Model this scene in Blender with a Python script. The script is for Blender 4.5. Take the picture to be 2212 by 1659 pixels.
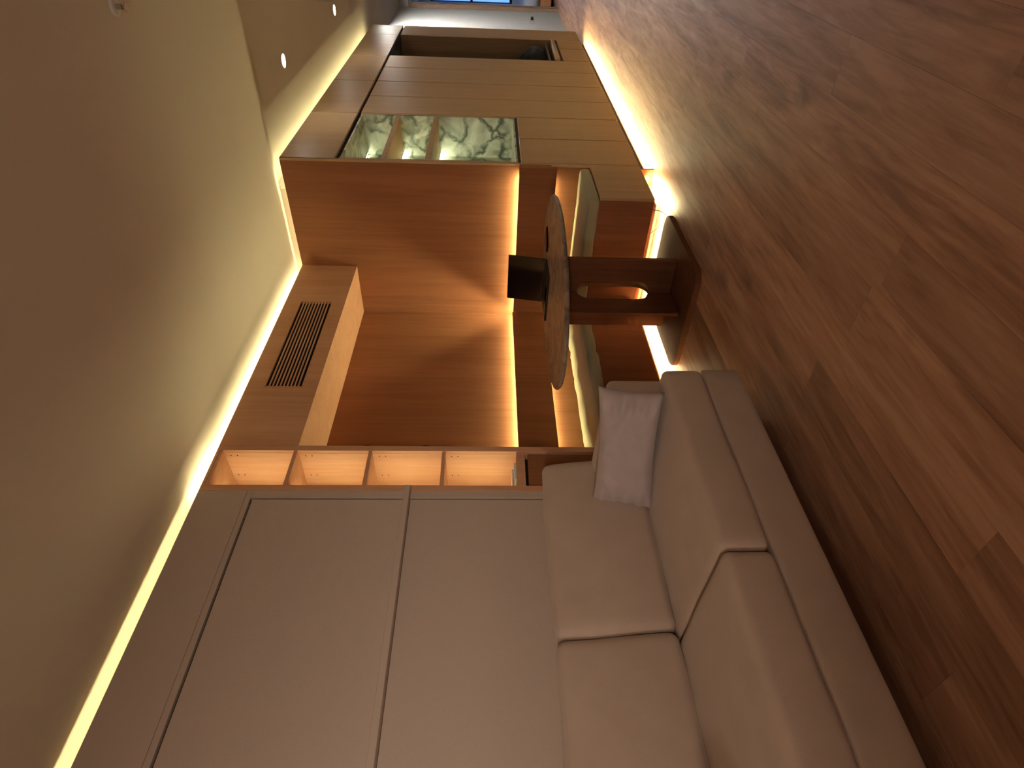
import bpy, bmesh, math, random
from mathutils import Vector, Matrix, noise
random.seed(7)
for _o in list(bpy.data.objects):
    bpy.data.objects.remove(_o)
SC = bpy.context.scene
COL = SC.collection

# ------------------------------------------------------------------ camera
F_PX, YAW, PITCH, ROLL = 1300.383, 0.72082, 0.0426, 0.0101
CAM = Vector((2.30132, 0.0, 1.09896))
fw = Vector((-math.sin(YAW) * math.cos(PITCH), math.cos(YAW) * math.cos(PITCH), -math.sin(PITCH)))
rt = Vector((math.cos(YAW), math.sin(YAW), 0))
up = rt.cross(fw)
r2 = math.cos(ROLL) * rt + math.sin(ROLL) * up
u2 = -math.sin(ROLL) * rt + math.cos(ROLL) * up
cd = bpy.data.cameras.new('camera')
cd.sensor_fit = 'HORIZONTAL'
cd.sensor_width = 36.0
cd.lens = F_PX / 2212 * 36.0
cd.clip_start = 0.05
cam = bpy.data.objects.new('camera', cd)
COL.objects.link(cam)
# the phone was held on its side: the room's "up" points to the left of the frame
ax, ay, az = -u2, r2, -fw
cam.matrix_world = Matrix(((ax.x, ay.x, az.x, CAM.x), (ax.y, ay.y, az.y, CAM.y), (ax.z, ay.z, az.z, CAM.z), (0, 0, 0, 1)))
SC.camera = cam

# ------------------------------------------------------------------ world, exposure
W = bpy.data.worlds.new('world')
SC.world = W
W.use_nodes = True
W.node_tree.nodes['Background'].inputs[0].default_value = (0.05, 0.09, 0.2, 1)
W.node_tree.nodes['Background'].inputs[1].default_value = 0.3
SC.view_settings.view_transform = 'Standard'
SC.view_settings.look = 'None'
SC.view_settings.gamma = 1
SC.view_settings.use_curve_mapping = False
SC.view_settings.exposure = 0.38
SC.cycles.max_bounces = 5
SC.cycles.diffuse_bounces = 4
SC.cycles.glossy_bounces = 2
SC.cycles.transmission_bounces = 1
SC.cycles.transparent_max_bounces = 2
SC.cycles.use_adaptive_sampling = True
SC.cycles.adaptive_threshold = 0.04
SC.cycles.use_light_tree = False
SC.cycles.sample_clamp_indirect = 6.0
SC.cycles.caustics_reflective = False
SC.cycles.caustics_refractive = False

# strengths of the light fittings and the added fill lamps
WARM = (1.0, 0.86, 0.45)
L_COVE = 20.0          # cove over the left joinery
L_COVE_NICHE = 55.0
L_CAB_TOP = 37.0
L_CAB_FLOOR = 190.0
L_BENCH_FLOOR = 140.0
L_BACKREST_UP = 180.0
L_BACKREST_DOWN = 70.0
L_SHELF = 48.0
L_MARBLE = 32.0
L_FILL_LAMP = 48.0         # added fill lamps, unseen behind the viewpoint
L_DOWNLIGHT = 95.0
L_WINDOW = 1.0

# ------------------------------------------------------------------ materials
MATS = {}


def new_mat(name):
    m = bpy.data.materials.new(name)
    m.use_nodes = True
    nt = m.node_tree
    b = nt.nodes['Principled BSDF']
    MATS[name] = m
    return m, nt, b


def N(nt, kind, **kw):
    n = nt.nodes.new(kind)
    for k, v in kw.items():
        if k.startswith('i_'):
            n.inputs[k[2:].replace('_', ' ')].default_value = v
        else:
            setattr(n, k, v)
    return n


def ramp(nt, stops):
    r = N(nt, 'ShaderNodeValToRGB')
    e = r.color_ramp.elements
    while len(e) < len(stops):
        e.new(0.5)
    for el, (p, c) in zip(e, stops):
        el.position = p
        el.color = (*c, 1)
    return r


def lk(nt, a, b):
    nt.links.new(a, b)


def plain(name, col, rough=0.5, metal=0.0, noise_amt=0.06, nscale=30, bump=0.0):
    m, nt, b = new_mat(name)
    b.inputs['Roughness'].default_value = rough
    b.inputs['Metallic'].default_value = metal
    tc = N(nt, 'ShaderNodeTexCoord')
    nz = N(nt, 'ShaderNodeTexNoise')
    nz.inputs['Scale'].default_value = nscale
    nz.inputs['Detail'].default_value = 4
    lk(nt, tc.outputs['Object'], nz.inputs['Vector'])
    r = ramp(nt, [(0.3, tuple(c * (1 - noise_amt) for c in col)), (0.7, tuple(min(1, c * (1 + noise_amt)) for c in col))])
    lk(nt, nz.outputs['Fac'], r.inputs['Fac'])
    lk(nt, r.outputs['Color'], b.inputs['Base Color'])
    if bump:
        bp = N(nt, 'ShaderNodeBump')
        bp.inputs['Strength'].default_value = bump
        bp.inputs['Distance'].default_value = 0.002
        lk(nt, nz.outputs['Fac'], bp.inputs['Height'])
        lk(nt, bp.outputs['Normal'], b.inputs['Normal'])
    return m


def wood(name, dark, mid, light, axis='z', rough=0.45, fine=60.0, spec=0.3):
    """veneer with grain running along one axis"""
    m, nt, b = new_mat(name)
    b.inputs['Roughness'].default_value = rough
    b.inputs['Specular IOR Level'].default_value = spec
    tc = N(nt, 'ShaderNodeTexCoord')
    mp = N(nt, 'ShaderNodeMapping')
    s = [1.0, 1.0, 1.0]
    s['xyz'.index(axis)] = 0.045
    mp.inputs['Scale'].default_value = s
    lk(nt, tc.outputs['Object'], mp.inputs['Vector'])
    n1 = N(nt, 'ShaderNodeTexNoise')
    n1.inputs['Scale'].default_value = fine
    n1.inputs['Detail'].default_value = 5
    n1.inputs['Roughness'].default_value = 0.65
    n2 = N(nt, 'ShaderNodeTexNoise')
    n2.inputs['Scale'].default_value = 7.0
    n2.inputs['Detail'].default_value = 3
    n2.inputs['Distortion'].default_value = 0.6
    lk(nt, mp.outputs['Vector'], n1.inputs['Vector'])
    lk(nt, mp.outputs['Vector'], n2.inputs['Vector'])
    mx = N(nt, 'ShaderNodeMix', data_type='FLOAT')
    mx.inputs['Factor'].default_value = 0.5
    lk(nt, n1.outputs['Fac'], mx.inputs['A'])
    lk(nt, n2.outputs['Fac'], mx.inputs['B'])
    r = ramp(nt, [(0.32, dark), (0.5, mid), (0.68, light)])
    lk(nt, mx.outputs['Result'], r.inputs['Fac'])
    lk(nt, r.outputs['Color'], b.inputs['Base Color'])
    return m


def tone(c, k):
    return tuple(min(1, x * k) for x in c)


CABW = (0.52, 0.36, 0.195)
wood('cabinet_veneer', tone(CABW, 0.86), CABW, tone(CABW, 1.12), 'z')
NIW = (0.30, 0.13, 0.06)
wood('niche_veneer', tone(NIW, 0.8), NIW, tone(NIW, 1.2), 'z', 0.62, spec=0.12)
wood('shelf_veneer', (0.54, 0.28, 0.15), (0.62, 0.345, 0.195), (0.70, 0.41, 0.245), 'z')
wood('table_veneer', (0.115, 0.046, 0.022), (0.15, 0.062, 0.03), (0.185, 0.08, 0.04), 'z', 0.6, spec=0.08)
wood('wardrobe_inside', (0.10, 0.06, 0.03), (0.13, 0.08, 0.042), (0.16, 0.10, 0.055), 'z')
wood('door_frame_wood', (0.25, 0.16, 0.11), (0.32, 0.21, 0.15), (0.38, 0.26, 0.19), 'z')
plain('paint', (0.74, 0.68, 0.56), 0.9, noise_amt=0.015, nscale=3)
plain('white_paint', (0.8, 0.79, 0.76), 0.8, noise_amt=0.015, nscale=3)
plain('low_bounce_plaster', (0.20, 0.15, 0.115), 0.9, noise_amt=0.03, nscale=4)  # unseen room walls, toned dark to cut the bounce of lamp light
plain('laminate', (0.55, 0.46, 0.38), 0.55, noise_amt=0.03, nscale=180)
plain('dark_gap', (0.02, 0.016, 0.014), 0.8)
plain('black_gloss', (0.004, 0.004, 0.005), 0.1, noise_amt=0.02)
MATS['black_gloss'].node_tree.nodes['Principled BSDF'].inputs['Specular IOR Level'].default_value = 0.25
plain('slot_shade', (0.004, 0.003, 0.003), 0.95)
plain('black_matte', (0.012, 0.012, 0.013), 0.5)
plain('dark_bronze', (0.05, 0.03, 0.02), 0.4, 0.6)
plain('white_plastic', (0.75, 0.74, 0.7), 0.45, noise_amt=0.01)
plain('chrome', (0.6, 0.6, 0.6), 0.25, 1.0, 0.02)
plain('dark_cloth', (0.006, 0.007, 0.009), 0.9, bump=0.4, nscale=60)
plain('curtain_cloth', (0.55, 0.5, 0.55), 0.9, nscale=90, bump=0.2)
plain('linen', (0.75, 0.73, 0.76), 0.9, nscale=120, bump=0.2)
plain('orange_wood', (0.62, 0.26, 0.10), 0.5)
plain('subfloor', (0.16, 0.09, 0.06), 0.9)


def fabric(name, col, sc=900):
    m, nt, b = new_mat(name)
    b.inputs['Roughness'].default_value = 0.95
    b.inputs['Sheen Weight'].default_value = 0.25
    b.inputs['Sheen Roughness'].default_value = 0.5
    b.inputs['Specular IOR Level'].default_value = 0.15
    tc = N(nt, 'ShaderNodeTexCoord')
    a = N(nt, 'ShaderNodeTexNoise')
    a.inputs['Scale'].default_value = sc
    a.inputs['Detail'].default_value = 2
    c = N(nt, 'ShaderNodeTexNoise')
    c.inputs['Scale'].default_value = 9
    c.inputs['Detail'].default_value = 4
    for n in (a, c):
        lk(nt, tc.outputs['Object'], n.inputs['Vector'])
    mx = N(nt, 'ShaderNodeMix', data_type='FLOAT')
    mx.inputs['Factor'].default_value = 0.4
    lk(nt, a.outputs['Fac'], mx.inputs['A'])
    lk(nt, c.outputs['Fac'], mx.inputs['B'])
    r = ramp(nt, [(0.3, tone(col, 0.88)), (0.7, tone(col, 1.1))])
    lk(nt, mx.outputs['Result'], r.inputs['Fac'])
    lk(nt, r.outputs['Color'], b.inputs['Base Color'])
    bp = N(nt, 'ShaderNodeBump')
    bp.inputs['Strength'].default_value = 0.25
    bp.inputs['Distance'].default_value = 0.002
    lk(nt, mx.outputs['Result'], bp.inputs['Height'])
    lk(nt, bp.outputs['Normal'], b.inputs['Normal'])
    return m


fabric('sofa_fabric', (0.56, 0.45, 0.36))
fabric('pillow_fabric', (0.52, 0.45, 0.44))
fabric('bench_fabric', (0.42, 0.42, 0.25), 500)


def floor_material():
    m, nt, b = new_mat('oak_plank')
    b.inputs['Roughness'].default_value = 0.5
    b.inputs['Specular IOR Level'].default_value = 0.35
    tc = N(nt, 'ShaderNodeTexCoord')
    oi = N(nt, 'ShaderNodeObjectInfo')
    mul = N(nt, 'ShaderNodeVectorMath', operation='SCALE')
    cmb = N(nt, 'ShaderNodeCombineXYZ')
    for k in ('X', 'Y', 'Z'):
        lk(nt, oi.outputs['Random'], cmb.inputs[k])
    lk(nt, cmb.outputs[0], mul.inputs[0])
    mul.inputs['Scale'].default_value = 37.0
    add = N(nt, 'ShaderNodeVectorMath', operation='ADD')
    lk(nt, tc.outputs['Object'], add.inputs[0])
    lk(nt, mul.outputs[0], add.inputs[1])
    mp = N(nt, 'ShaderNodeMapping')
    mp.inputs['Scale'].default_value = (1, 0.09, 1)
    lk(nt, add.outputs[0], mp.inputs['Vector'])
    # knots: a sparse set of cells whose distance field bends the grain
    vo = N(nt, 'ShaderNodeTexVoronoi')
    vo.inputs['Scale'].default_value = 3.1
    mpk = N(nt, 'ShaderNodeMapping')
    mpk.inputs['Scale'].default_value = (1, 0.55, 0.0)
    lk(nt, add.outputs[0], mpk.inputs['Vector'])
    nk = N(nt, 'ShaderNodeTexNoise')
    nk.inputs['Scale'].default_value = 14
    lk(nt, add.outputs[0], nk.inputs['Vector'])
    mk = N(nt, 'ShaderNodeMix', data_type='VECTOR')
    mk.inputs['Factor'].default_value = 0.06
    lk(nt, mpk.outputs[0], mk.inputs['A'])
    lk(nt, nk.outputs['Color'], mk.inputs['B'])
    lk(nt, mk.outputs['Result'], vo.inputs['Vector'])
    g1 = N(nt, 'ShaderNodeTexNoise')
    g1.inputs['Scale'].default_value = 42
    g1.inputs['Detail'].default_value = 6
    g1.inputs['Roughness'].default_value = 0.6
    g1.inputs['Distortion'].default_value = 0.9
    lk(nt, mp.outputs[0], g1.inputs['Vector'])
    g2 = N(nt, 'ShaderNodeTexNoise')
    g2.inputs['Scale'].default_value = 9
    g2.inputs['Detail'].default_value = 3
    g2.inputs['Distortion'].default_value = 1.2
    lk(nt, mp.outputs[0], g2.inputs['Vector'])
    mg = N(nt, 'ShaderNodeMix', data_type='FLOAT')
    mg.inputs['Factor'].default_value = 0.55
    lk(nt, g1.outputs['Fac'], mg.inputs['A'])
    lk(nt, g2.outputs['Fac'], mg.inputs['B'])
    r = ramp(nt, [(0.36, (0.27, 0.14, 0.085)), (0.5, (0.43, 0.24, 0.15)), (0.64, (0.54, 0.33, 0.215))])
    lk(nt, mg.outputs['Result'], r.inputs['Fac'])
    kr = ramp(nt, [(0.03, (1, 1, 1)), (0.10, (0.45, 0.45, 0.45)), (0.2, (0, 0, 0))])
    lk(nt, vo.outputs['Distance'], kr.inputs['Fac'])
    # only some of the cells carry a knot
    th = N(nt, 'ShaderNodeMath', operation='GREATER_THAN')
    th.inputs[1].default_value = 0.5
    sep = N(nt, 'ShaderNodeSeparateColor')
    lk(nt, vo.outputs['Color'], sep.inputs[0])
    lk(nt, sep.outputs[0], th.inputs[0])
    km = N(nt, 'ShaderNodeMath', operation='MULTIPLY')
    lk(nt, kr.outputs['Color'], km.inputs[0])
    lk(nt, th.outputs[0], km.inputs[1])
    km2 = N(nt, 'ShaderNodeMath', operation='MULTIPLY')
    lk(nt, km.outputs[0], km2.inputs[0])
    km2.inputs[1].default_value = 0.85
    mixk = N(nt, 'ShaderNodeMix', data_type='RGBA')
    lk(nt, km2.outputs[0], mixk.inputs['Factor'])
    lk(nt, r.outputs['Color'], mixk.inputs['A'])
    mixk.inputs['B'].default_value = (0.17, 0.095, 0.06, 1)
    hs = N(nt, 'ShaderNodeHueSaturation')
    vr = N(nt, 'ShaderNodeMapRange')
    vr.inputs['To Min'].default_value = 0.86
    vr.inputs['To Max'].default_value = 1.12
    lk(nt, oi.outputs['Random'], vr.inputs['Value'])
    lk(nt, vr.outputs[0], hs.inputs['Value'])
    lk(nt, mixk.outputs['Result'], hs.inputs['Color'])
    lk(nt, hs.outputs['Color'], b.inputs['Base Color'])
    bp = N(nt, 'ShaderNodeBump')
    bp.inputs['Strength'].default_value = 0.12
    bp.inputs['Distance'].default_value = 0.002
    lk(nt, mg.outputs['Result'], bp.inputs['Height'])
    lk(nt, bp.outputs['Normal'], b.inputs['Normal'])


floor_material()


def marble(name, base, mid, vein, scale, rough=0.3):
    m, nt, b = new_mat(name)
    b.inputs['Roughness'].default_value = rough
    tc = N(nt, 'ShaderNodeTexCoord')
    nz = N(nt, 'ShaderNodeTexNoise')
    nz.inputs['Scale'].default_value = scale * 0.9
    nz.inputs['Detail'].default_value = 6
    lk(nt, tc.outputs['Object'], nz.inputs['Vector'])
    mx = N(nt, 'ShaderNodeMix', data_type='VECTOR')
    mx.inputs['Factor'].default_value = 0.22
    lk(nt, tc.outputs['Object'], mx.inputs['A'])
    lk(nt, nz.outputs['Color'], mx.inputs['B'])
    vo = N(nt, 'ShaderNodeTexVoronoi', feature='DISTANCE_TO_EDGE')
    vo.inputs['Scale'].default_value = scale
    lk(nt, mx.outputs['Result'], vo.inputs['Vector'])
    n2 = N(nt, 'ShaderNodeTexNoise')
    n2.inputs['Scale'].default_value = scale * 0.7
    n2.inputs['Detail'].default_value = 8
    n2.inputs['Distortion'].default_value = 1.5
    lk(nt, tc.outputs['Object'], n2.inputs['Vector'])
    r1 = ramp(nt, [(0.35, base), (0.62, mid)])
    lk(nt, n2.outputs['Fac'], r1.inputs['Fac'])
    # veins fade in and out with the cloudy noise
    r2_ = ramp(nt, [(0.0, (1, 1, 1)), (0.06, (0.6, 0.6, 0.6)), (0.14, (0, 0, 0))])
    lk(nt, vo.outputs['Distance'], r2_.inputs['Fac'])
    r3 = ramp(nt, [(0.40, (0, 0, 0)), (0.52, (1, 1, 1))])
    lk(nt, nz.outputs['Fac'], r3.inputs['Fac'])
    mu = N(nt, 'ShaderNodeMath', operation='MULTIPLY')
    lk(nt, r2_.outputs['Color'], mu.inputs[0])
    lk(nt, r3.outputs['Color'], mu.inputs[1])
    fin = N(nt, 'ShaderNodeMix', data_type='RGBA')
    lk(nt, mu.outputs[0], fin.inputs['Factor'])
    lk(nt, r1.outputs['Color'], fin.inputs['A'])
    fin.inputs['B'].default_value = (*vein, 1)
    lk(nt, fin.outputs['Result'], b.inputs['Base Color'])


marble('green_marble', (0.70, 0.73, 0.62), (0.34, 0.37, 0.29), (0.07, 0.095, 0.06), 6.5)
marble('table_stone', (0.33, 0.26, 0.21), (0.21, 0.16, 0.125), (0.11, 0.08, 0.06), 9.0, 0.45)


def emit(name, col, strength):
    m, nt, b = new_mat(name)
    b.inputs['Base Color'].default_value = (*col, 1)
    b.inputs['Emission Color'].default_value = (*col, 1)
    b.inputs['Emission Strength'].default_value = strength
    m.cycles.emission_sampling = 'FRONT_BACK'
    return m


for nm, st in (('cove', L_COVE), ('cove_niche', L_COVE_NICHE), ('cab_top', L_CAB_TOP), ('cab_floor', L_CAB_FLOOR), ('bench_floor', L_BENCH_FLOOR), ('back_up', L_BACKREST_UP), ('back_down', L_BACKREST_DOWN), ('shelf', L_SHELF)):
    emit('led_' + nm, WARM, st)
emit('led_marble', (0.92, 0.95, 0.62), L_MARBLE)
emit('fill_shade', (1.0, 0.83, 0.69), L_FILL_LAMP)
emit('lamp_lens', (1.0, 0.93, 0.8), L_DOWNLIGHT)
emit('hall_fill_lens', (1.0, 0.98, 0.95), 2600.0)  # for the added downlight that brightens the hall end
emit('dusk_pane', (0.16, 0.40, 1.0), L_WINDOW)


# ------------------------------------------------------------------ mesh helpers
def mesh_obj(name, me, mat, parent=None, loc=(0, 0, 0), smooth=False):
    o = bpy.data.objects.new(name, me)
    COL.objects.link(o)
    if mat:
        me.materials.append(MATS[mat])
    if smooth:
        for p in me.polygons:
            p.use_smooth = True
    if parent is not None:
        o.parent = parent
        o.location = loc
    else:
        o.location = loc
    return o


def base_of(parent):
    """world position of a parent chain (no rotations are used on parents)"""
    v = Vector((0, 0, 0))
    while parent is not None:
        v = v + parent.location
        parent = parent.parent
    return v


def from_bm(name, bm, mat, parent=None, origin=None, smooth=False):
    """bm holds world coordinates; the object sits at `origin` (default: its parent's base)"""
    pb = base_of(parent)
    og = pb if origin is None else Vector(origin)
    bmesh.ops.translate(bm, verts=bm.verts, vec=-og)
    bmesh.ops.recalc_face_normals(bm, faces=bm.faces)
    me = bpy.data.meshes.new(name)
    bm.to_mesh(me)
    bm.free()
    return mesh_obj(name, me, mat, parent, og - pb, smooth)


def add_box(bm, x0, x1, y0, y1, z0, z1, bev=0.0, seg=1):
    t = bmesh.new()
    bmesh.ops.create_cube(t, size=1.0)
    for v in t.verts:
        v.co = Vector((x0 + (v.co.x + .5) * (x1 - x0), y0 + (v.co.y + .5) * (y1 - y0), z0 + (v.co.z + .5) * (z1 - z0)))
    if bev:
        bmesh.ops.bevel(t, geom=list(t.edges), offset=bev, segments=seg, affect='EDGES', profile=0.5)
    tmp = bpy.data.meshes.new('tmp')
    t.to_mesh(tmp)
    t.free()
    bm.from_mesh(tmp)
    bpy.data.meshes.remove(tmp)


def box(name, mat, b, parent=None, bev=0.0, seg=1, origin=None):
    bm = bmesh.new()
    add_box(bm, *b, bev=bev, seg=seg)
    if parent is None and origin is None:
        origin = ((b[0] + b[1]) / 2, (b[2] + b[3]) / 2, b[4])
    return from_bm(name, bm, mat, parent, origin)


def boxes(name, mat, lst, parent=None, bev=0.0, origin=None):
    bm = bmesh.new()
    for b in lst:
        add_box(bm, *b, bev=bev)
    if parent is None and origin is None:
        b = lst[0]
        origin = ((b[0] + b[1]) / 2, (b[2] + b[3]) / 2, b[4])
    return from_bm(name, bm, mat, parent, origin)


def prism(bm, pts, z0, z1, bev=0.0, plane='xy'):
    """extruded outline; pts in the given plane, z0..z1 along the third axis"""
    def mk(a, b, c):
        if plane == 'xy':
            return (a, b, c)
        if plane == 'xz':
            return (a, c, b)
        return (c, a, b)
    lo = [bm.verts.new(mk(a, b, z0)) for a, b in pts]
    hi = [bm.verts.new(mk(a, b, z1)) for a, b in pts]
    n = len(pts)
    bm.faces.new(lo)
    bm.faces.new(hi)
    for i in range(n):
        bm.faces.new((lo[i], lo[(i + 1) % n], hi[(i + 1) % n], hi[i]))


def rounded_rect(x0, x1, y0, y1, r, n=7):
    pts = []
    for cx, cy, a0 in ((x1 - r, y1 - r, 0), (x0 + r, y1 - r, 90), (x0 + r, y0 + r, 180), (x1 - r, y0 + r, 270)):
        for i in range(n + 1):
            a = math.radians(a0 + 90 * i / n)
            pts.append((cx + r * math.cos(a), cy + r * math.sin(a)))
    return pts


def tube(bm, pts, rad, n=8):
    pts = [Vector(p) for p in pts]
    rings = []
    for i, p in enumerate(pts):
        d = (pts[min(i + 1, len(pts) - 1)] - pts[max(i - 1, 0)]).normalized()
        a = d.orthogonal().normalized()
        if rings and abs(d.dot(rings[-1][1])) > 0:
            a = (rings[-1][1] - d * d.dot(rings[-1][1])).normalized()
        b = d.cross(a)
        r = rad[i] if isinstance(rad, (list, tuple)) else rad
        rings.append(([bm.verts.new(p + r * (math.cos(2 * math.pi * k / n) * a + math.sin(2 * math.pi * k / n) * b)) for k in range(n)], a))
    for (r0, _), (r1, _) in zip(rings, rings[1:]):
        for k in range(n):
            bm.faces.new((r0[k], r0[(k + 1) % n], r1[(k + 1) % n], r1[k]))
    bm.faces.new(rings[0][0])
    bm.faces.new(rings[-1][0])


def lathe(bm, prof, c, n=28, axis='z'):
    c = Vector(c)
    rings = []
    for r, h in prof:
        ring = []
        for k in range(n):
            a = 2 * math.pi * k / n
            v = Vector((r * math.cos(a), r * math.sin(a), h))
            if axis == 'y':
                v = Vector((v.x, v.z, v.y))
            elif axis == 'x':
                v = Vector((v.z, v.x, v.y))
            ring.append(bm.verts.new(c + v))
        rings.append(ring)
    for a, b in zip(rings, rings[1:]):
        for k in range(n):
            bm.faces.new((a[k], a[(k + 1) % n], b[(k + 1) % n], b[k]))
    bm.faces.new(rings[0])
    bm.faces.new(rings[-1])


def soft_box(b, r=0.04, puff=0.02, n=14, wr=0.0, seed=0, puff_dirs=(1, 1, 1), wscale=6.0, wstretch=(1, 1, 1)):
    """upholstered block: rounded corners, slightly domed faces, optional creases"""
    x0, x1, y0, y1, z0, z1 = b
    c = Vector(((x0 + x1) / 2, (y0 + y1) / 2, (z0 + z1) / 2))
    h = Vector(((x1 - x0) / 2, (y1 - y0) / 2, (z1 - z0) / 2))
    bm = bmesh.new()
    bmesh.ops.create_cube(bm, size=2.0)
    bmesh.ops.subdivide_edges(bm, edges=list(bm.edges), cuts=n, use_grid_fill=True)
    for v in bm.verts:
        q = v.co.copy()
        # cluster the rows near the rounded edges
        q = Vector([math.copysign(1 - (1 - abs(t)) ** 1.5, t) for t in q])
        p = Vector((q.x * h.x, q.y * h.y, q.z * h.z))
        inner = Vector([max(-(h[i] - r), min(h[i] - r, p[i])) for i in range(3)])
        d = p - inner
        nrm = d.normalized() if d.length > 1e-9 else Vector((0, 0, 0))
        if d.length > 1e-9:
            p = inner + nrm * r
        dom = Vector((0, 0, 0))
        for i in range(3):
            if abs(v.co[i]) > 0.999:
                j, k = [t for t in range(3) if t != i]
                dom[i] += math.copysign(puff * puff_dirs[i] * (1 - q[j] ** 2) * (1 - q[k] ** 2), v.co[i])
        p = p + dom
        if wr:
            w = noise.noise(Vector(((p.x + c.x) * wscale * wstretch[0] + seed, (p.y + c.y) * wscale * wstretch[1], (p.z + c.z) * wscale * wstretch[2])))
            p = p + nrm * wr * w
        v.co = p + c
    return bm


def lit_box(name, mat, b, parent, face):
    """a light strip: a white body whose one face gives off light"""
    o = box(name, 'white_plastic', b, parent)
    o.data.materials.append(MATS[mat])
    ax = Vector({'+x': (1, 0, 0), '-x': (-1, 0, 0), '+y': (0, 1, 0), '-y': (0, -1, 0), '+z': (0, 0, 1), '-z': (0, 0, -1)}[face])
    for p in o.data.polygons:
        if p.normal.dot(ax) > 0.9:
            p.material_index = 1
    return o


def tag(o, label, cat, group=None):
    o['label'] = label
    o['category'] = cat
    if group:
        o['group'] = group
    return o


def thing(name, label, cat, loc, group=None):
    o = bpy.data.objects.new(name, None)
    o.empty_display_size = 0.1
    COL.objects.link(o)
    o.location = loc
    return tag(o, label, cat, group)


def struct(o):
    o['kind'] = 'structure'
    return o


# ------------------------------------------------------------------ dimensions (metres)
XC, XB, YE = 0.785, -0.402, 3.913       # hall cabinet fronts, niche back wall, niche end wall
YS0, YS1 = 1.8366, 2.129                # open shelf unit, from / to
YB, Y7 = 3.42, 7.973                    # bench front, far end of the cabinets
ZT, ZC, ZH = 2.45, 2.502, 2.54          # joinery tops, room ceiling, hall ceiling
ROOM_X, ROOM_Y0 = 4.3, -2.6
HALL_X, YDOOR = 2.05, 11.25

# ------------------------------------------------------------------ the setting
floor = struct(box('floor', 'subfloor', (-0.6, ROOM_X, ROOM_Y0, 16.0, -0.06, -0.014)))
pw = 0.17
x = 1.76 - pw * 14
row = 0
while x < ROOM_X:
    x1 = min(x + pw, ROOM_X)
    if x1 > -0.3:
        hall = x > HALL_X + 0.02
        yend = YE if hall else 15.9
        y = ROOM_Y0 - random.uniform(0, 2.0)
        if abs(x - 1.25) < 0.02:
            y = 1.45 - 2.1 * 2
        while y < yend:
            L = 2.1
            a, b_ = max(y, ROOM_Y0), min(y + L, yend)
            if b_ - a > 0.02:
                box('plank', 'oak_plank', (x + 0.0001, x1 - 0.0001, a + 0.0001, b_ - 0.0001, -0.014, 0.0), floor, bev=0.0005)
            y += L
    x += pw
    row += 1

struct(box('ceiling', 'paint', (-0.6, ROOM_X, ROOM_Y0, YE + 0.04, ZC, ZC + 0.12)))
struct(box('ceiling_hall', 'paint', (-0.6, HALL_X + 0.1, YE + 0.0405, YDOOR + 0.05, ZH, ZH + 0.1)))
struct(box('wall_left', 'paint', (-0.62, -0.5, ROOM_Y0, 8.0, 0, ZC)))
struct(box('wall_right', 'low_bounce_plaster', (ROOM_X, ROOM_X + 0.1, ROOM_Y0, YE + 0.1, 0, ZC)))
struct(box('wall_back', 'low_bounce_plaster', (-0.5, ROOM_X, ROOM_Y0 - 0.1, ROOM_Y0, 0, ZC)))
struct(box('wall_return', 'paint', (HALL_X + 0.1, ROOM_X, YE, YE + 0.1, 0, ZC)))
struct(box('wall_hall_right', 'white_paint', (HALL_X, HALL_X + 0.1, YE, YDOOR, 0, ZH)))
struct(box('wall_hall_left', 'white_paint', (0.30, 0.42, Y7 + 0.003, YDOOR, 0, ZH)))
# timber lining of the seating niche
struct(box('wall_niche_back', 'niche_veneer', (XB - 0.09, XB, YS1, YE + 0.04, 0.0, 2.40)))
struct(box('wall_niche_end', 'niche_veneer', (XB, XC - 0.017, YE, YE + 0.016, 0.0, ZT)))
tr = struct(box('trim_1', 'paint', (XB, 0.56, YE + 0.042, YE + 0.07, 2.38, ZC)))
lit_box('led_strip', 'led_cab_top', (XB + 0.1, 0.70, YE + 0.024, YE + 0.032, 2.405, 2.411), tr, '+z')
box('strip_tray', 'paint', (XB, XC - 0.02, YE + 0.017, YE + 0.0415, 2.39, 2.4045), tr)
struct(box('trim_2', 'paint', (0.545, 0.56, YE + 0.071, Y7, 2.38, ZH)))
# wall with the bedroom doorway at the far end
door_wall = struct(boxes('wall_far', 'white_paint', [(0.30, 0.44, YDOOR, YDOOR + 0.1, 0, ZH), (0.44, 1.40, YDOOR, YDOOR + 0.1, 2.34, ZH), (1.40, HALL_X, YDOOR, YDOOR + 0.1, 0, ZH)]))
door = struct(boxes('door_1', 'door_frame_wood', [(0.40, 0.475, YDOOR - 0.03, YDOOR + 0.13, 0, 2.34), (1.365, 1.44, YDOOR - 0.03, YDOOR + 0.13, 0, 2.34), (0.40, 1.44, YDOOR - 0.03, YDOOR + 0.13, 2.34, 2.40)], bev=0.003))
for jx in (0.475, 1.353):
    box('door_stop', 'door_frame_wood', (jx, jx + 0.012, YDOOR + 0.03, YDOOR + 0.06, 0, 2.34), door)
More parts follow.
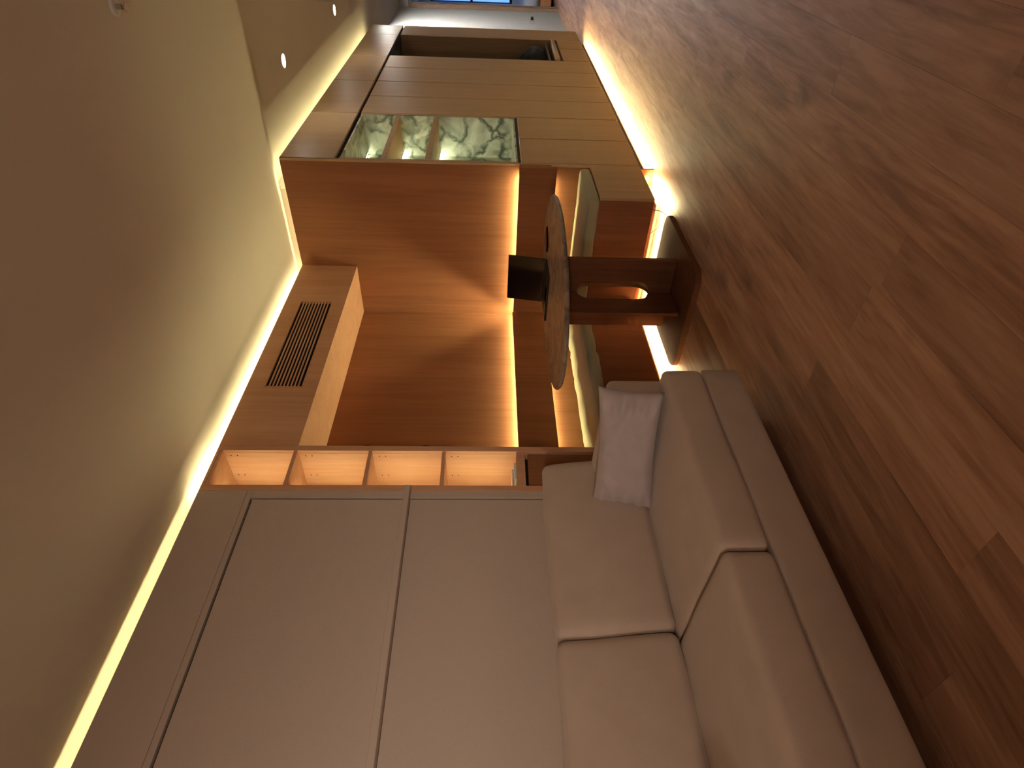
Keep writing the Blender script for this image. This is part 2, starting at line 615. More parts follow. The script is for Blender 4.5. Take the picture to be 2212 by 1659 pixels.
# bedroom beyond
struct(box('wall_bedroom_left', 'white_paint', (-1.6, -1.5, YDOOR + 0.1, 15.9, 0, ZH)))
struct(box('wall_bedroom_right', 'white_paint', (2.6, 2.7, YDOOR + 0.1, 15.9, 0, ZH)))
struct(boxes('wall_bedroom_front', 'white_paint', [(-1.5, 0.30, YDOOR, YDOOR + 0.1, 0, ZH), (HALL_X, 2.6, YDOOR, YDOOR + 0.1, 0, ZH)]))
struct(box('ceiling_bedroom', 'paint', (-1.6, 2.7, YDOOR + 0.05, 16.0, ZH, ZH + 0.1)))
WX0, WX1, WZ0, WZ1, WY = -0.10, 1.30, 0.66, 2.30, 14.2
struct(boxes('wall_bedroom_window', 'white_paint', [(-1.5, WX0, WY, WY + 0.15, 0, ZH), (WX1, 2.6, WY, WY + 0.15, 0, ZH), (WX0, WX1, WY, WY + 0.15, 0, WZ0), (WX0, WX1, WY, WY + 0.15, WZ1, ZH)]))
win = struct(boxes('window_1', 'black_matte', [(WX0, WX0 + 0.16, WY + 0.01, WY + 0.08, WZ0, WZ1), (WX1 - 0.06, WX1, WY + 0.01, WY + 0.08, WZ0, WZ1), (WX0, WX1, WY + 0.01, WY + 0.08, WZ0, WZ0 + 0.05), (WX0, WX1, WY + 0.01, WY + 0.08, WZ1 - 0.05, WZ1), (WX0, WX1, WY + 0.01, WY + 0.08, 1.45, 1.50)], bev=0.004))
lit_box('pane', 'dusk_pane', (WX0 + 0.14, WX1 - 0.04, WY + 0.05, WY + 0.058, WZ0 + 0.03, 1.46), win, '-y')
lit_box('pane', 'dusk_pane', (WX0 + 0.14, WX1 - 0.04, WY + 0.05, WY + 0.058, 1.49, WZ1 - 0.03), win, '-y')

# ------------------------------------------------------------------ hall cabinets
ZG0, ZG1 = 2.076, 2.100        # dark shadow channel under the top row
DT = 0.02                      # door thickness
G = 0.0045                     # half a joint


def led(parent, mat, b, face='+z'):
    return lit_box('led_strip', mat, b, parent, face)


def cabinet_shell(name, label, y0, y1, inside='dark_gap', hollow=None):  # dark inside colour stands in for shade in the door joints
    t = thing(name, label, 'cabinet', (0.5, (y0 + y1) / 2, 0.0))
    e = 0.0008
    a, c = y0 + e, y1 - e
    box('upper_body', inside, (0.46, XC - DT - 0.001, a, c, 2.104, 2.40), t)
    if hollow is None:
        box('body', inside, (0.46, XC - DT - 0.001, a, c, 0.10, 2.074), t)
    else:
        zb, zt, xback, th = hollow
        box('body', inside, (0.46, XC - DT - 0.001, a, c, 0.10, zb - th), t)
    box('plinth', 'dark_gap', (0.50, 0.655, a, c, 0.0, 0.099), t)
    box('shadow_channel', 'dark_gap', (0.46, XC - DT - 0.006, a, c, 2.0745, 2.1035), t)
    led(t, 'led_cab_top', (0.645, 0.657, y0 + (0.05 if y0 < 4 else 0.0), y1 - (0.03 if y1 > 7.9 else 0), 2.4005, 2.408))
    led(t, 'led_cab_floor', (0.6553, 0.6585, y0 + (0.02 if y0 < 4 else 0), y1 - (0.05 if y1 > 7.9 else 0), 0.055, 0.073), '+x')
    # the front edge of the top row stands up as a lip that hides the strip
    box('upper_door', 'cabinet_veneer', (XC - DT, XC, y0 + G, y1 - G, ZG1, ZT), t, bev=0.0012)
    return t


def doors(t, edges, z0, z1):
    for a, b_ in zip(edges, edges[1:]):
        d = box('door', 'cabinet_veneer', (XC - DT, XC, a + 2 * G, b_ - 2 * G, z0, z1), t, bev=0.0012)


# display cabinet with the marble-lined opening
dy0, dy1 = YE + 0.0, 4.848
t = cabinet_shell('display_cabinet', 'oak display cabinet with a lit green-veined marble niche beside the seating corner', dy0, dy1, hollow=(0.905, 2.07, XC - 0.30, 0.02))
ND = XC - 0.305
box('side_panel', 'cabinet_veneer', (0.46, XC - 0.001, dy0 + 0.001 + 0.016, dy0 + 0.034, 0.90, 2.074), t)
box('side_panel', 'cabinet_veneer', (0.46, XC - 0.0, dy1 - 0.016, dy1 - 0.001, 0.90, 2.074), t)
box('side_edge', 'cabinet_veneer', (XC - 0.017, XC, dy0 + 0.0005, dy0 + 0.0165, 0.102, ZT), t, bev=0.001)
box('marble_back', 'green_marble', (ND - 0.012, ND, dy0 + 0.035, dy1 - 0.017, 0.905, 2.07), t)
box('marble_side', 'green_marble', (ND, XC - 0.004, dy1 - 0.029, dy1 - 0.017, 0.905, 2.07), t)
box('marble_side', 'green_marble', (ND, XC - 0.004, dy0 + 0.035, dy0 + 0.045, 0.905, 2.07), t)
box('marble_top', 'green_marble', (ND, XC - 0.004, dy0 + 0.0455, dy1 - 0.0295, 2.056, 2.07), t)
box('marble_base', 'green_marble', (ND, XC - 0.004, dy0 + 0.0455, dy1 - 0.0295, 0.905, 0.917), t)
box('bottom_edge', 'dark_gap', (XC - 0.022, XC - 0.006, dy0 + 0.02, dy1 - 0.005, 0.8845, 0.9045), t)
for z in (1.775, 1.485):
    s = box('shelf', 'cabinet_veneer', (ND + 0.0005, XC - 0.012, dy0 + 0.046, dy1 - 0.03, z, z + 0.036), t, bev=0.002)
    lit_box('led_strip', 'led_marble', (ND + 0.008, ND + 0.026, dy0 + 0.06, dy1 - 0.04, z - 0.006, z - 0.0005), s, '-z')
lit_box('led_strip', 'led_marble', (ND + 0.008, ND + 0.02, dy0 + 0.06, dy1 - 0.04, 2.050, 2.0555), t, '-z')
sock = box('socket_plate', 'white_plastic', (ND + 0.0005, ND + 0.008, 4.50, 4.72, 0.955, 1.035), t, bev=0.002)
for k in range(2):
    box('socket_insert', 'white_plastic', (ND + 0.0085, ND + 0.010, 4.53 + k * 0.10, 4.59 + k * 0.10, 0.97, 1.02), sock)
doors(t, (dy0 + 0.017, 4.388, dy1), 0.102, 0.884)

t = cabinet_shell('tall_cabinet', 'tall two-door oak cabinet next to the marble display niche', dy1, 5.712)
doors(t, (dy1, 5.285, 5.712), 0.102, ZG0)
t = cabinet_shell('tall_cabinet', 'tall two-door oak cabinet between its twin and the open wardrobe', 5.712, 6.60)
doors(t, (5.712, 6.168, 6.60), 0.102, ZG0)
# wardrobe without a door
wy0, wy1 = 6.60, 7.50
t = cabinet_shell('open_wardrobe', 'doorless wardrobe bay with a dark inside and two low doors', wy0, wy1, hollow=(0.40, 2.07, 0, 0.03))
box('back_panel', 'wardrobe_inside', (0.30, 0.315, wy0 + 0.02, wy1 - 0.02, 0.40, 2.07), t)
box('side_panel', 'wardrobe_inside', (0.30, XC - 0.004, wy1 - 0.02, wy1 - 0.001, 0.37, 2.07), t)
box('side_panel', 'wardrobe_inside', (0.30, XC - 0.004, wy0 + 0.001, wy0 + 0.02, 0.37, 2.07), t)
box('bottom_board', 'wardrobe_inside', (0.30, XC - 0.02, wy0 + 0.02, wy1 - 0.02, 0.372, 0.40), t)
dr = box('shelf_board', 'cabinet_veneer', (0.40, XC + 0.022, wy0 + 0.025, wy1 - 0.025, 0.4005, 0.43), t, bev=0.002)
box('shelf_board', 'wardrobe_inside', (0.34, XC - 0.03, wy0 + 0.0205, wy1 - 0.0205, 0.475, 0.495), t, bev=0.002)
doors(t, (wy0, 7.10, wy1), 0.102, 0.366)
t = cabinet_shell('tall_cabinet', 'narrow single-door oak cabinet closing the far end of the row', wy1, Y7)
doors(t, (wy1, Y7), 0.102, ZG0)

# dark bag on the wardrobe shelf
bag = thing('bag', 'slumped black cloth bag lying in the open wardrobe bay', 'bag', (0.62, 7.20, 0.4955))
bm = soft_box((0.44, 0.755, 6.98, 7.40, 0.4965, 0.76), r=0.09, puff=0.03, n=12, wr=0.05, seed=3, wscale=9)
for v in bm.verts:
    k = max(0, (v.co.z - 0.5) / 0.26)
    v.co.y += -0.02 * k + 0.10 * k * (v.co.y - 7.19) * -2
    v.co.x += -0.06 * k
    v.co.z = max(v.co.z, 0.4965)
from_bm('bag_body', bm, 'dark_cloth', bag, smooth=True)
bm = bmesh.new()
tube(bm, [(0.52, 7.08, 0.66), (0.55, 7.09, 0.76), (0.57, 7.16, 0.82), (0.57, 7.25, 0.80), (0.55, 7.30, 0.70)], 0.009)
from_bm('handle', bm, 'dark_cloth', bag, smooth=True)

# ------------------------------------------------------------------ bulkhead with the air grille
t = thing('air_conditioner_box', 'timber ceiling box with a slotted air grille above the seating niche', 'air conditioner', (-0.2, (YS1 + YE) / 2, 2.05))
ZBB = 2.054
gy0, gy1, gz0, gz1 = 2.572, 3.445, 2.138, 2.352
boxes('front_panel', 'shelf_veneer', [(-0.02, 0, YS1 + 0.001, gy0, ZBB, ZT), (-0.02, 0, gy1, YE - 0.001, ZBB, ZT), (-0.02, 0, gy0, gy1, ZBB, gz0), (-0.02, 0, gy0, gy1, gz1, ZT)], t)
box('bottom_panel', 'shelf_veneer', (XB + 0.001, -0.0205, YS1 + 0.001, YE - 0.001, ZBB, ZBB + 0.018), t)
box('top_panel', 'paint', (XB + 0.001, -0.0205, YS1 + 0.001, YE - 0.001, 2.385, 2.40), t)
box('slot_shade_sheet', 'slot_shade', (-0.034, -0.024, gy0 - 0.05, gy1 + 0.05, gz0 - 0.04, 2.384), t)  # black sheet close behind the slats, standing in for shade in the slots
gr = boxes('grille_frame', 'shelf_veneer', [(-0.012, 0.002, gy0, gy0 + 0.008, gz0, gz1), (-0.012, 0.002, gy1 - 0.008, gy1, gz0, gz1), (-0.012, 0.002, gy0, gy1, gz0, gz0 + 0.006), (-0.012, 0.002, gy0, gy1, gz1 - 0.006, gz1)], t)
ns = 10
step = (gz1 - gz0 - 0.012) / ns
for k in range(1, ns):
    zc = gz0 + 0.006 + k * step
    box('slat', 'shelf_veneer', (-0.0045, 0.0005, gy0 + 0.008, gy1 - 0.008, zc - 0.0045, zc + 0.0045), gr)
box('led_support', 'paint', (-0.10, -0.06, YS1 + 0.002, YE - 0.002, 2.4005, 2.4245), t)
led(t, 'led_cove_niche', (-0.086, -0.074, YS1 + 0.005, YE - 0.01, 2.425, 2.431))

# ------------------------------------------------------------------ open shelf unit
t = thing('shelf_unit', 'narrow open timber shelf unit with lit compartments beside the seating niche', 'shelf', (-0.18, (YS0 + YS1) / 2, 0.0))
SX = -0.40
sy0, sy1 = YS0 + 0.001, YS1 - 0.001
for ya, yb_ in ((sy0, sy0 + 0.034), (sy1 - 0.034, sy1)):
    box('side_panel', 'shelf_veneer', (SX, -0.0205, ya, yb_, 0.0, 2.436), t, bev=0.001)
    box('stile', 'shelf_veneer', (-0.02, 0, ya, yb_, 0.0, ZT), t, bev=0.001)
box('back_panel', 'shelf_veneer', (SX - 0.012, SX - 0.0005, sy0, sy1, 0.0, 2.43), t)
ia, ib = sy0 + 0.0345, sy1 - 0.0345
for z in (2.060, 1.685, 1.312):
    box('shelf', 'shelf_veneer', (SX, -0.003, ia, ib, z - 0.009, z + 0.009), t, bev=0.001)
box('top_board', 'shelf_veneer', (SX, -0.003, ia, ib, 2.42, 2.436), t, bev=0.001)
led(t, 'led_cove_niche', (-0.055, -0.043, sy0, sy1, 2.4365, 2.4405))
box('top_rail', 'shelf_veneer', (-0.02, -0.001, ia, ib, 2.4365, ZT), t)
box('bottom_board', 'shelf_veneer', (SX, -0.001, ia, ib, 0.90, 0.942), t, bev=0.001)
dr = box('lower_door', 'niche_veneer', (-0.03, -0.010, ia + 0.012, ib - 0.012, 0.12, 0.885), t, bev=0.001)
box('door_recess', 'dark_gap', (-0.07, -0.06, ia, ib, 0.10, 0.90), t)
box('plinth', 'shelf_veneer', (-0.05, -0.02, ia, ib, 0.0, 0.10), t)
zs = (0.942, 1.312, 1.685, 2.060, 2.436)
for a, b_ in zip(zs, zs[1:]):
    led(t, 'led_shelf', (-0.165, -0.155, ia + 0.0005, ia + 0.004, a + 0.015, b_ - 0.015), '+y')
bm = bmesh.new()
for a, b_ in zip(zs, zs[1:]):
    for zz in (a + 0.30, ):
        for xx in (-0.04, -0.19):
            for dz in (0.0, 0.032):
                lathe(bm, [(0.003, -0.0015), (0.003, 0.0)], (xx, ib, zz + dz), 8, 'y')
from_bm('peg_holes', bm, 'dark_gap', t)['kind'] = 'stuff'
# white slim box on the lowest compartment
wb = thing('paper_box', 'small flat white box in the lowest lit shelf compartment', 'box', (-0.10, 1.985, 0.9425))
box('box_base', 'white_plastic', (-0.19, -0.02, 1.93, 2.035, 0.9425, 0.955), wb, bev=0.002)
box('lid', 'white_plastic', (-0.192, -0.07, 1.928, 2.037, 0.9553, 0.963), wb, bev=0.002)

# round hooks on the niche side of the shelf unit
for zz, lab in ((1.715, 'upper of two dark round coat hooks in the niche beside the shelf unit'), (1.412, 'lower of two dark round coat hooks in the niche beside the shelf unit')):
    bm = bmesh.new()
    lathe(bm, [(0.012, 0.0), (0.012, 0.018), (0.034, 0.022), (0.036, 0.030), (0.030, 0.036), (0.004, 0.037)], (-0.06, YS1 - 0.003, zz), 24, 'y')
    tag(from_bm('coat_hook', bm, 'dark_bronze', None, (-0.06, YS1, zz), True), lab, 'hook', 'round coat hooks in the niche')

# ------------------------------------------------------------------ panelled wall cabinet behind the sofa
PY0 = -2.0
t = thing('wall_cabinet', 'wide beige flat-panel wall cabinet with a slim ledge behind the sofa', 'cabinet', (-0.2, 0.0, 0.0))
box('top_panel', 'laminate', (-0.02, 0, PY0, YS0, 2.2225, ZT), t, bev=0.0008)
box('top_rail', 'laminate', (-0.02, 0.0, PY0, YS0, 2.1965, 2.2212), t, bev=0.0008)
box('side_stile', 'laminate', (-0.02, 0.0, 1.797, YS0, 0.0, 2.196), t, bev=0.0008)
box('upper_panel', 'laminate', (-0.022, -0.003, PY0, 1.788, 1.482, 2.187), t, bev=0.001)
box('lower_panel', 'laminate', (-0.022, -0.003, PY0, 1.788, 0.10, 1.452), t, bev=0.001)
box('ledge', 'laminate', (-0.022, 0.052, PY0, 1.833, 1.4535, 1.4805), t, bev=0.002)
box('carcass', 'dark_gap', (-0.42, -0.025, PY0, YS0 - 0.001, 0.0, 2.33), t)
box('carcass_top', 'paint', (-0.42, -0.0205, PY0, YS0 - 0.001, 2.3305, 2.385), t)
led(t, 'led_cove', (-0.046, -0.034, PY0, YS0, 2.3855, 2.40))

# ------------------------------------------------------------------ corner bench
t = thing('corner_bench', 'L-shaped timber corner bench with lit backrest panels and a glowing underside', 'bench', (0.0, 3.2, 0.1))
BX = 0.055
z0, z1 = 0.10, 0.43
box('base_long', 'niche_veneer', (XB + 0.001, BX, YS1 + 0.001, YB - 0.0005, z0, z1), t, bev=0.001)
box('base_short', 'niche_veneer', (XB + 0.001, XC - 0.019, YB, YE - 0.001, z0, z1), t, bev=0.001)
box('end_panel', 'cabinet_veneer', (XC - 0.0185, XC, YB, YE - 0.001, z0, z1), t, bev=0.001)
box('plinth', 'cabinet_veneer', (XB + 0.001, BX - 0.14, YS1 + 0.001, YE - 0.002, 0.0, 0.0995), t)
box('plinth', 'cabinet_veneer', (BX - 0.1395, XC - 0.13, YB + 0.22, YE - 0.002, 0.0, 0.0995), t)
for b_ in ((BX - 0.095, BX - 0.073, YS1 + 0.02, YB + 0.07), (BX - 0.07, XC - 0.10, YB + 0.073, YB + 0.095), (XC - 0.097, XC - 0.075, YB + 0.075, YE - 0.01)):
    bt = box('led_batten', 'niche_veneer', (*b_, 0.0665, 0.0995), t)
    led(bt, 'led_bench_floor', (*b_, 0.060, 0.066), '-z')
led(t, 'led_cab_floor', (XC - 0.1298, XC - 0.1266, YB + 0.14, YE - 0.01, 0.070, 0.086), '+x')  # extra hidden strip, added to brighten the floor beside the bench
bz0, bz1 = 0.652, 0.897
# backrest boards stand off the wall; strips sit in the slots above and below
box('backrest', 'niche_veneer', (XB + 0.038, XB + 0.056, YS1 + 0.001, YE - 0.057, bz0 + 0.01, bz1 + 0.006), t, bev=0.001)
box('backrest', 'niche_veneer', (XB + 0.057, XC - 0.003, YE - 0.056, YE - 0.038, bz0, bz1), t, bev=0.001)
box('backrest_core', 'niche_veneer', (XB + 0.0005, XB + 0.0375, YS1 + 0.001, YE - 0.039, bz0 + 0.035, bz1 - 0.03), t)
box('backrest_core', 'niche_veneer', (XB + 0.039, XC - 0.003, YE - 0.0375, YE - 0.0005, bz0 + 0.035, bz1 - 0.03), t)
box('backrest_end', 'niche_veneer', (XC - 0.045, XC - 0.0035, YE - 0.0375, YE - 0.001, bz1 - 0.0295, bz1 - 0.001), t)
led(t, 'led_back_up', (XB + 0.014, XB + 0.024, YS1 + 0.02, YE - 0.045, bz1 - 0.0295, bz1 - 0.023))
led(t, 'led_back_up', (XB + 0.045, XC - 0.075, YE - 0.024, YE - 0.014, bz1 - 0.0295, bz1 - 0.023))
led(t, 'led_back_down', (XB + 0.014, XB + 0.024, YS1 + 0.02, YE - 0.045, bz0 + 0.028, bz0 + 0.0345), '-z')
led(t, 'led_back_down', (XB + 0.045, XC - 0.10, YE - 0.024, YE - 0.014, bz0 + 0.028, bz0 + 0.0345), '-z')

bm = soft_box((XB + 0.02, BX + 0.035, YS1 + 0.01, YB - 0.045, 0.4315, 0.503), r=0.022, puff=0.006, n=30, wr=0.012, seed=5, wscale=16, wstretch=(0.5, 2.2, 0.6))
for v in bm.verts:
    v.co.z = max(v.co.z, 0.431)
c = from_bm('bench_cushion', bm, 'bench_fabric', None, (-0.15, 2.8, 0.431), True)
tag(c, 'rumpled olive-beige seat cushion on the long back-wall arm of the corner bench', 'cushion', 'bench seat cushions')
bm = soft_box((XB + 0.02, XC - 0.006, YB - 0.022, YE - 0.03, 0.4315, 0.503), r=0.020, puff=0.004, n=24, wr=0.004, seed=9, wscale=10)
for v in bm.verts:
    v.co.z = max(v.co.z, 0.431)
c = from_bm('bench_cushion', bm, 'bench_fabric', None, (0.2, 3.65, 0.431), True)
tag(c, 'olive-beige seat cushion on the short bench arm below the display cabinet side', 'cushion', 'bench seat cushions')

# loose cable under the bench
bm = bmesh.new()
tube(bm, [(0.70, 3.45, 0.088), (0.695, 3.455, 0.05), (0.68, 3.45, 0.012), (0.64, 3.445, 0.006), (0.60, 3.448, 0.02), (0.56, 3.45, 0.06), (0.53, 3.455, 0.088)], 0.003, 6)
tag(from_bm('cable', bm, 'white_plastic', None, (0.6, 3.46, 0.0), True), 'thin white loose cable hanging under the bench corner', 'cable')

# ------------------------------------------------------------------ dining table
TX, TY, TZ = 0.43, 2.972, 0.727
t = thing('dining_table', 'oval stone-topped dining table on a crossed timber pedestal', 'table', (TX, TY, 0.0))
RX, RY = 0.474, 0.705
bm = bmesh.new()
rings = []
nn = 96
for dr_, z in ((0.020, TZ - 0.024), (0.006, TZ - 0.021), (0.0, TZ - 0.012), (0.0, TZ - 0.009), (0.004, TZ - 0.002), (0.010, TZ)):
    rings.append([bm.verts.new((TX + (RX - dr_) * math.cos(2 * math.pi * k / nn), TY + (RY - dr_) * math.sin(2 * math.pi * k / nn), z)) for k in range(nn)])
for a, b_ in zip(rings, rings[1:]):
    for k in range(nn):
        bm.faces.new((a[k], a[(k + 1) % nn], b_[(k + 1) % nn], b_[k]))
bm.faces.new(rings[0])
bm.faces.new(rings[-1])
from_bm('table_top', bm, 'table_stone', t)
PX, PY, PH = 0.40, 2.985, 0.225
bm = bmesh.new()
prism(bm, rounded_rect(0.105, 0.735, 2.635, 3.36, 0.07), 0.0, 0.032)
bmesh.ops.bevel(bm, geom=[e for e in bm.edges if abs(e.verts[0].co.z - e.verts[1].co.z) < 1e-6], offset=0.004, segments=2, affect='EDGES')
from_bm('base_plate', bm, 'table_veneer', t)


def slotted(bm, c, half, z0, z1, s0, s1, sw, th, plane, other):
    """upright board c-half..c+half with a capsule slot in the middle, made of two mirrored halves"""
    n = 9
    for sg in (1, -1):
        pts = [(c, z0), (c + sg * half, z0), (c + sg * half, z1), (c, z1)]
        for i in range(n + 1):
            a = math.pi / 2 * i / n
            pts.append((c + sg * sw * math.sin(a), s1 - sw + sw * math.cos(a)))
        for i in range(n + 1):
            a = math.pi / 2 * i / n
            pts.append((c + sg * sw * math.cos(a), s0 + sw - sw * math.sin(a)))
        lay = []
        for d in (-th / 2, th / 2):
            lay.append([bm.verts.new((a, other + d, b) if plane == 'xz' else (other + d, a, b)) for a, b in pts])
        for L in lay:
            bm.faces.new(L)
        m = len(pts)
        for i in range(m):
            j = (i + 1) % m
            if abs(pts[i][0] - c) < 1e-6 and abs(pts[j][0] - c) < 1e-6:
                continue
            bm.faces.new((lay[0][i], lay[0][j], lay[1][j], lay[1][i]))
    bmesh.ops.remove_doubles(bm, verts=bm.verts, dist=1e-5)
    bmesh.ops.triangulate(bm, faces=[f for f in bm.faces if len(f.verts) > 4])


bm = bmesh.new()
slotted(bm, PX, PH, 0.0325, TZ - 0.0245, 0.155, 0.585, 0.082, 0.022, 'xz', PY)
from_bm('pedestal_board', bm, 'table_veneer', t)
bm = bmesh.new()
slotted(bm, PY, PH, 0.0325, TZ - 0.0245, 0.155, 0.585, 0.082, 0.0216, 'yz', PX)
from_bm('pedestal_board', bm, 'table_veneer', t)

# laptop, open, screen off
t = thing('laptop', 'open black laptop with its screen off standing on the oval table', 'laptop', (0.25, 3.2, TZ + 0.0005))
lz = TZ + 0.0008
deck = box('keyboard_deck', 'black_matte', (0.10, 0.42, 3.11, 3.325, lz, lz + 0.011), t, bev=0.003)
bm = bmesh.new()
for r_ in range(5):
    for c_ in range(12):
        add_box(bm, 0.115 + c_ * 0.0245, 0.115 + c_ * 0.0245 + 0.021, 3.20 + r_ * 0.022, 3.20 + r_ * 0.022 + 0.018, lz + 0.0112, lz + 0.0127)
from_bm('keys', bm, 'black_matte', deck)['kind'] = 'stuff'
box('touchpad', 'black_gloss', (0.20, 0.32, 3.118, 3.188, lz + 0.0112, lz + 0.0116), deck)
tilt = math.radians(-10)
R = Matrix.Translation((0, 3.328, lz + 0.012)) @ Matrix.Rotation(tilt, 4, 'X')
bm = bmesh.new()
add_box(bm, 0.10, 0.42, 0, 0.008, 0, 0.232, bev=0.003)
bmesh.ops.transform(bm, matrix=R, verts=bm.verts)
scr = from_bm('lid', bm, 'black_matte', t)
bm = bmesh.new()
add_box(bm, 0.103, 0.417, -0.0012, -0.0002, 0.004, 0.229)
bmesh.ops.transform(bm, matrix=R, verts=bm.verts)
from_bm('screen', bm, 'black_gloss', scr)
bm = bmesh.new()
tube(bm, [(0.14, 3.331, lz + 0.010), (0.38, 3.331, lz + 0.010)], 0.005, 10)
from_bm('hinge', bm, 'black_matte', t, smooth=True)
# phone
bm = bmesh.new()
prism(bm, rounded_rect(-0.036, 0.036, -0.075, 0.075, 0.011, 5), TZ + 0.0006, TZ + 0.0088)
bmesh.ops.bevel(bm, geom=[e for e in bm.edges if abs(e.verts[0].co.z - e.verts[1].co.z) < 1e-6], offset=0.0018, segments=2, affect='EDGES')
bmesh.ops.rotate(bm, verts=bm.verts, cent=(0, 0, 0), matrix=Matrix.Rotation(math.radians(-28), 3, 'Z'))
bmesh.ops.translate(bm, verts=bm.verts, vec=(0.515, 3.40, 0))
ph = from_bm('phone', bm, 'black_gloss', None, (0.515, 3.40, TZ))
tag(ph, 'black phone lying flat on the table beside the laptop', 'phone')
bm = bmesh.new()
prism(bm, rounded_rect(-0.033, 0.033, -0.072, 0.072, 0.009, 5), TZ + 0.0089, TZ + 0.0092)
bmesh.ops.rotate(bm, verts=bm.verts, cent=(0, 0, 0), matrix=Matrix.Rotation(math.radians(-28), 3, 'Z'))
bmesh.ops.translate(bm, verts=bm.verts, vec=(0.515, 3.40, 0))
from_bm('phone_screen', bm, 'black_gloss', ph)

# ------------------------------------------------------------------ sofa
t = thing('sofa', 'low beige fabric sofa with deep seat cushions along the panelled wall', 'sofa', (0.42, 0.95, 0.0))
sf = 'sofa_fabric'
from_bm('base', soft_box((0.07, 0.795, 0.06, 1.82, 0.095, 0.252), r=0.015, puff=0.0, n=8), sf, t, smooth=True)
box('plinth', 'dark_gap', (0.12, 0.62, 0.14, 1.70, 0.0, 0.0945), t)
from_bm('back_frame', soft_box((0.006, 0.10, 0.06, 1.82, 0.10, 0.60), r=0.02, puff=0.0, n=8), sf, t, smooth=True)
from_bm('arm', soft_box((0.02, 0.735, 1.705, 1.825, 0.255, 0.618), r=0.028, puff=0.004, n=12), sf, t, smooth=True)
from_bm('arm', soft_box((0.02, 0.735, 0.05, 0.165, 0.255, 0.618), r=0.028, puff=0.004, n=12), sf, t, smooth=True)


def seat(y0, y1, seed):
    bm = soft_box((0.20, 0.812, y0, y1, 0.256, 0.415), r=0.028, puff=0.012, n=22, wr=0.004, seed=seed, wscale=5, puff_dirs=(0.4, 0.15, 1))
    from_bm('seat_cushion', bm, sf, t, smooth=True)


seat(0.988, 1.80, 11)
seat(0.17, 0.983, 23)


def back(y0, y1, seed):
    bm = soft_box((-0.115, 0.115, y0, y1, 0.0, 0.43), r=0.035, puff=0.02, n=22, wr=0.005, seed=seed, wscale=6, puff_dirs=(1, 0.2, 0.5))
    bmesh.ops.transform(bm, matrix=Matrix.Translation((0.185, 0, 0.405)) @ Matrix.Rotation(math.radians(-9), 4, 'Y'), verts=bm.verts)
    for v in bm.verts:
        v.co.x = max(v.co.x, 0.012)
    from_bm('back_cushion', bm, sf, t, smooth=True)


back(1.003, 1.815, 31)
back(0.17, 0.997, 47)

# throw pillow leaning in the corner against the arm
PWID, PHGT, PTH = 0.53, 0.25, 0.07
bm = bmesh.new()
nu, nv = 40, 26
grid = {}
for side in (1, -1):
    for i in range(nu + 1):
        for j in range(nv + 1):
            a, b_ = -1 + 2 * i / nu, -1 + 2 * j / nv
            edge = i in (0, nu) or j in (0, nv)
            if edge and side == -1:
                grid[(side, i, j)] = grid[(1, i, j)]
                continue
            sx = a * (1 - 0.05 * (1 - b_ ** 2) * a * a)
            sy = b_ * (1 - 0.13 * (1 - a ** 2) * b_ * b_)
            th = PTH * max(0, (1 - a ** 4)) ** 0.6 * max(0, (1 - b_ ** 4)) ** 0.6
            w = noise.noise(Vector((a * 6, b_ * 3, side * 4))) * 0.013
            # gathers running in from the short seams
            ca = max(0, abs(a) - 0.62) / 0.38
            w += ca * (1 - ca) * 0.045 * math.sin(b_ * 15 + a * 3) * (1 - abs(b_) * 0.4)
            grid[(side, i, j)] = bm.verts.new((sx * PWID / 2, side * (th + (w if not edge else 0)), sy * PHGT / 2))
for side in (1, -1):
    for i in range(nu):
        for j in range(nv):
            vs = [grid[(side, i, j)], grid[(side, i + 1, j)], grid[(side, i + 1, j + 1)], grid[(side, i, j + 1)]]
            bm.faces.new(vs)
Mx = Matrix.Translation((0.535, 1.622, 0.538)) @ Matrix.Rotation(math.radians(17), 4, 'Z') @ Matrix.Rotation(math.radians(-2), 4, 'Y') @ Matrix.Rotation(math.radians(-17), 4, 'X')
bmesh.ops.transform(bm, matrix=Mx, verts=bm.verts)
pl = from_bm('throw_pillow', bm, 'pillow_fabric', None, (0.535, 1.628, 0.415), True)
tag(pl, 'mauve-grey oblong throw pillow leaning on the far sofa arm', 'pillow')

# ------------------------------------------------------------------ ceiling fittings
for (lx, ly, lab) in ((1.167, 4.69, 'recessed round hall downlight nearer the seating corner'), (1.17, 6.50, 'recessed round hall downlight farther along, past the marble niche'), (0.98, 9.6, 'added unseen downlight brightening the hall end before the bedroom door')):  # the last one is added out of view to light the hall end
    d = thing('downlight', lab, 'downlight', (lx, ly, ZH), 'hall downlights')
    bm = bmesh.new()
    prof = [(0.041, -0.0005), (0.054, -0.0005), (0.054, -0.003), (0.045, -0.005), (0.041, -0.003)]
    n = 32
    rr = [[bm.verts.new((lx + r_ * math.cos(2 * math.pi * k / n), ly + r_ * math.sin(2 * math.pi * k / n), ZH + h_)) for k in range(n)] for r_, h_ in prof]
    for a, b_ in zip(rr, rr[1:] + rr[:1]):
        for k in range(n):
            bm.faces.new((a[k], a[(k + 1) % n], b_[(k + 1) % n], b_[k]))
    from_bm('trim_ring', bm, 'white_plastic', d, smooth=True)
    bm = bmesh.new()
    lathe(bm, [(0.0405, -0.0005), (0.0405, -0.003)], (lx, ly, ZH), 16)
    ln = from_bm('lens', bm, 'white_plastic', d)
    ln.data.materials.append(MATS['lamp_lens' if ly < 9 else 'hall_fill_lens'])
    for p in ln.data.polygons:
        if p.normal.z < -0.9:
            p.material_index = 1
d = thing('sprinkler', 'small fire sprinkler head on the room ceiling', 'sprinkler', (1.825, 2.655, ZC))
bm = bmesh.new()
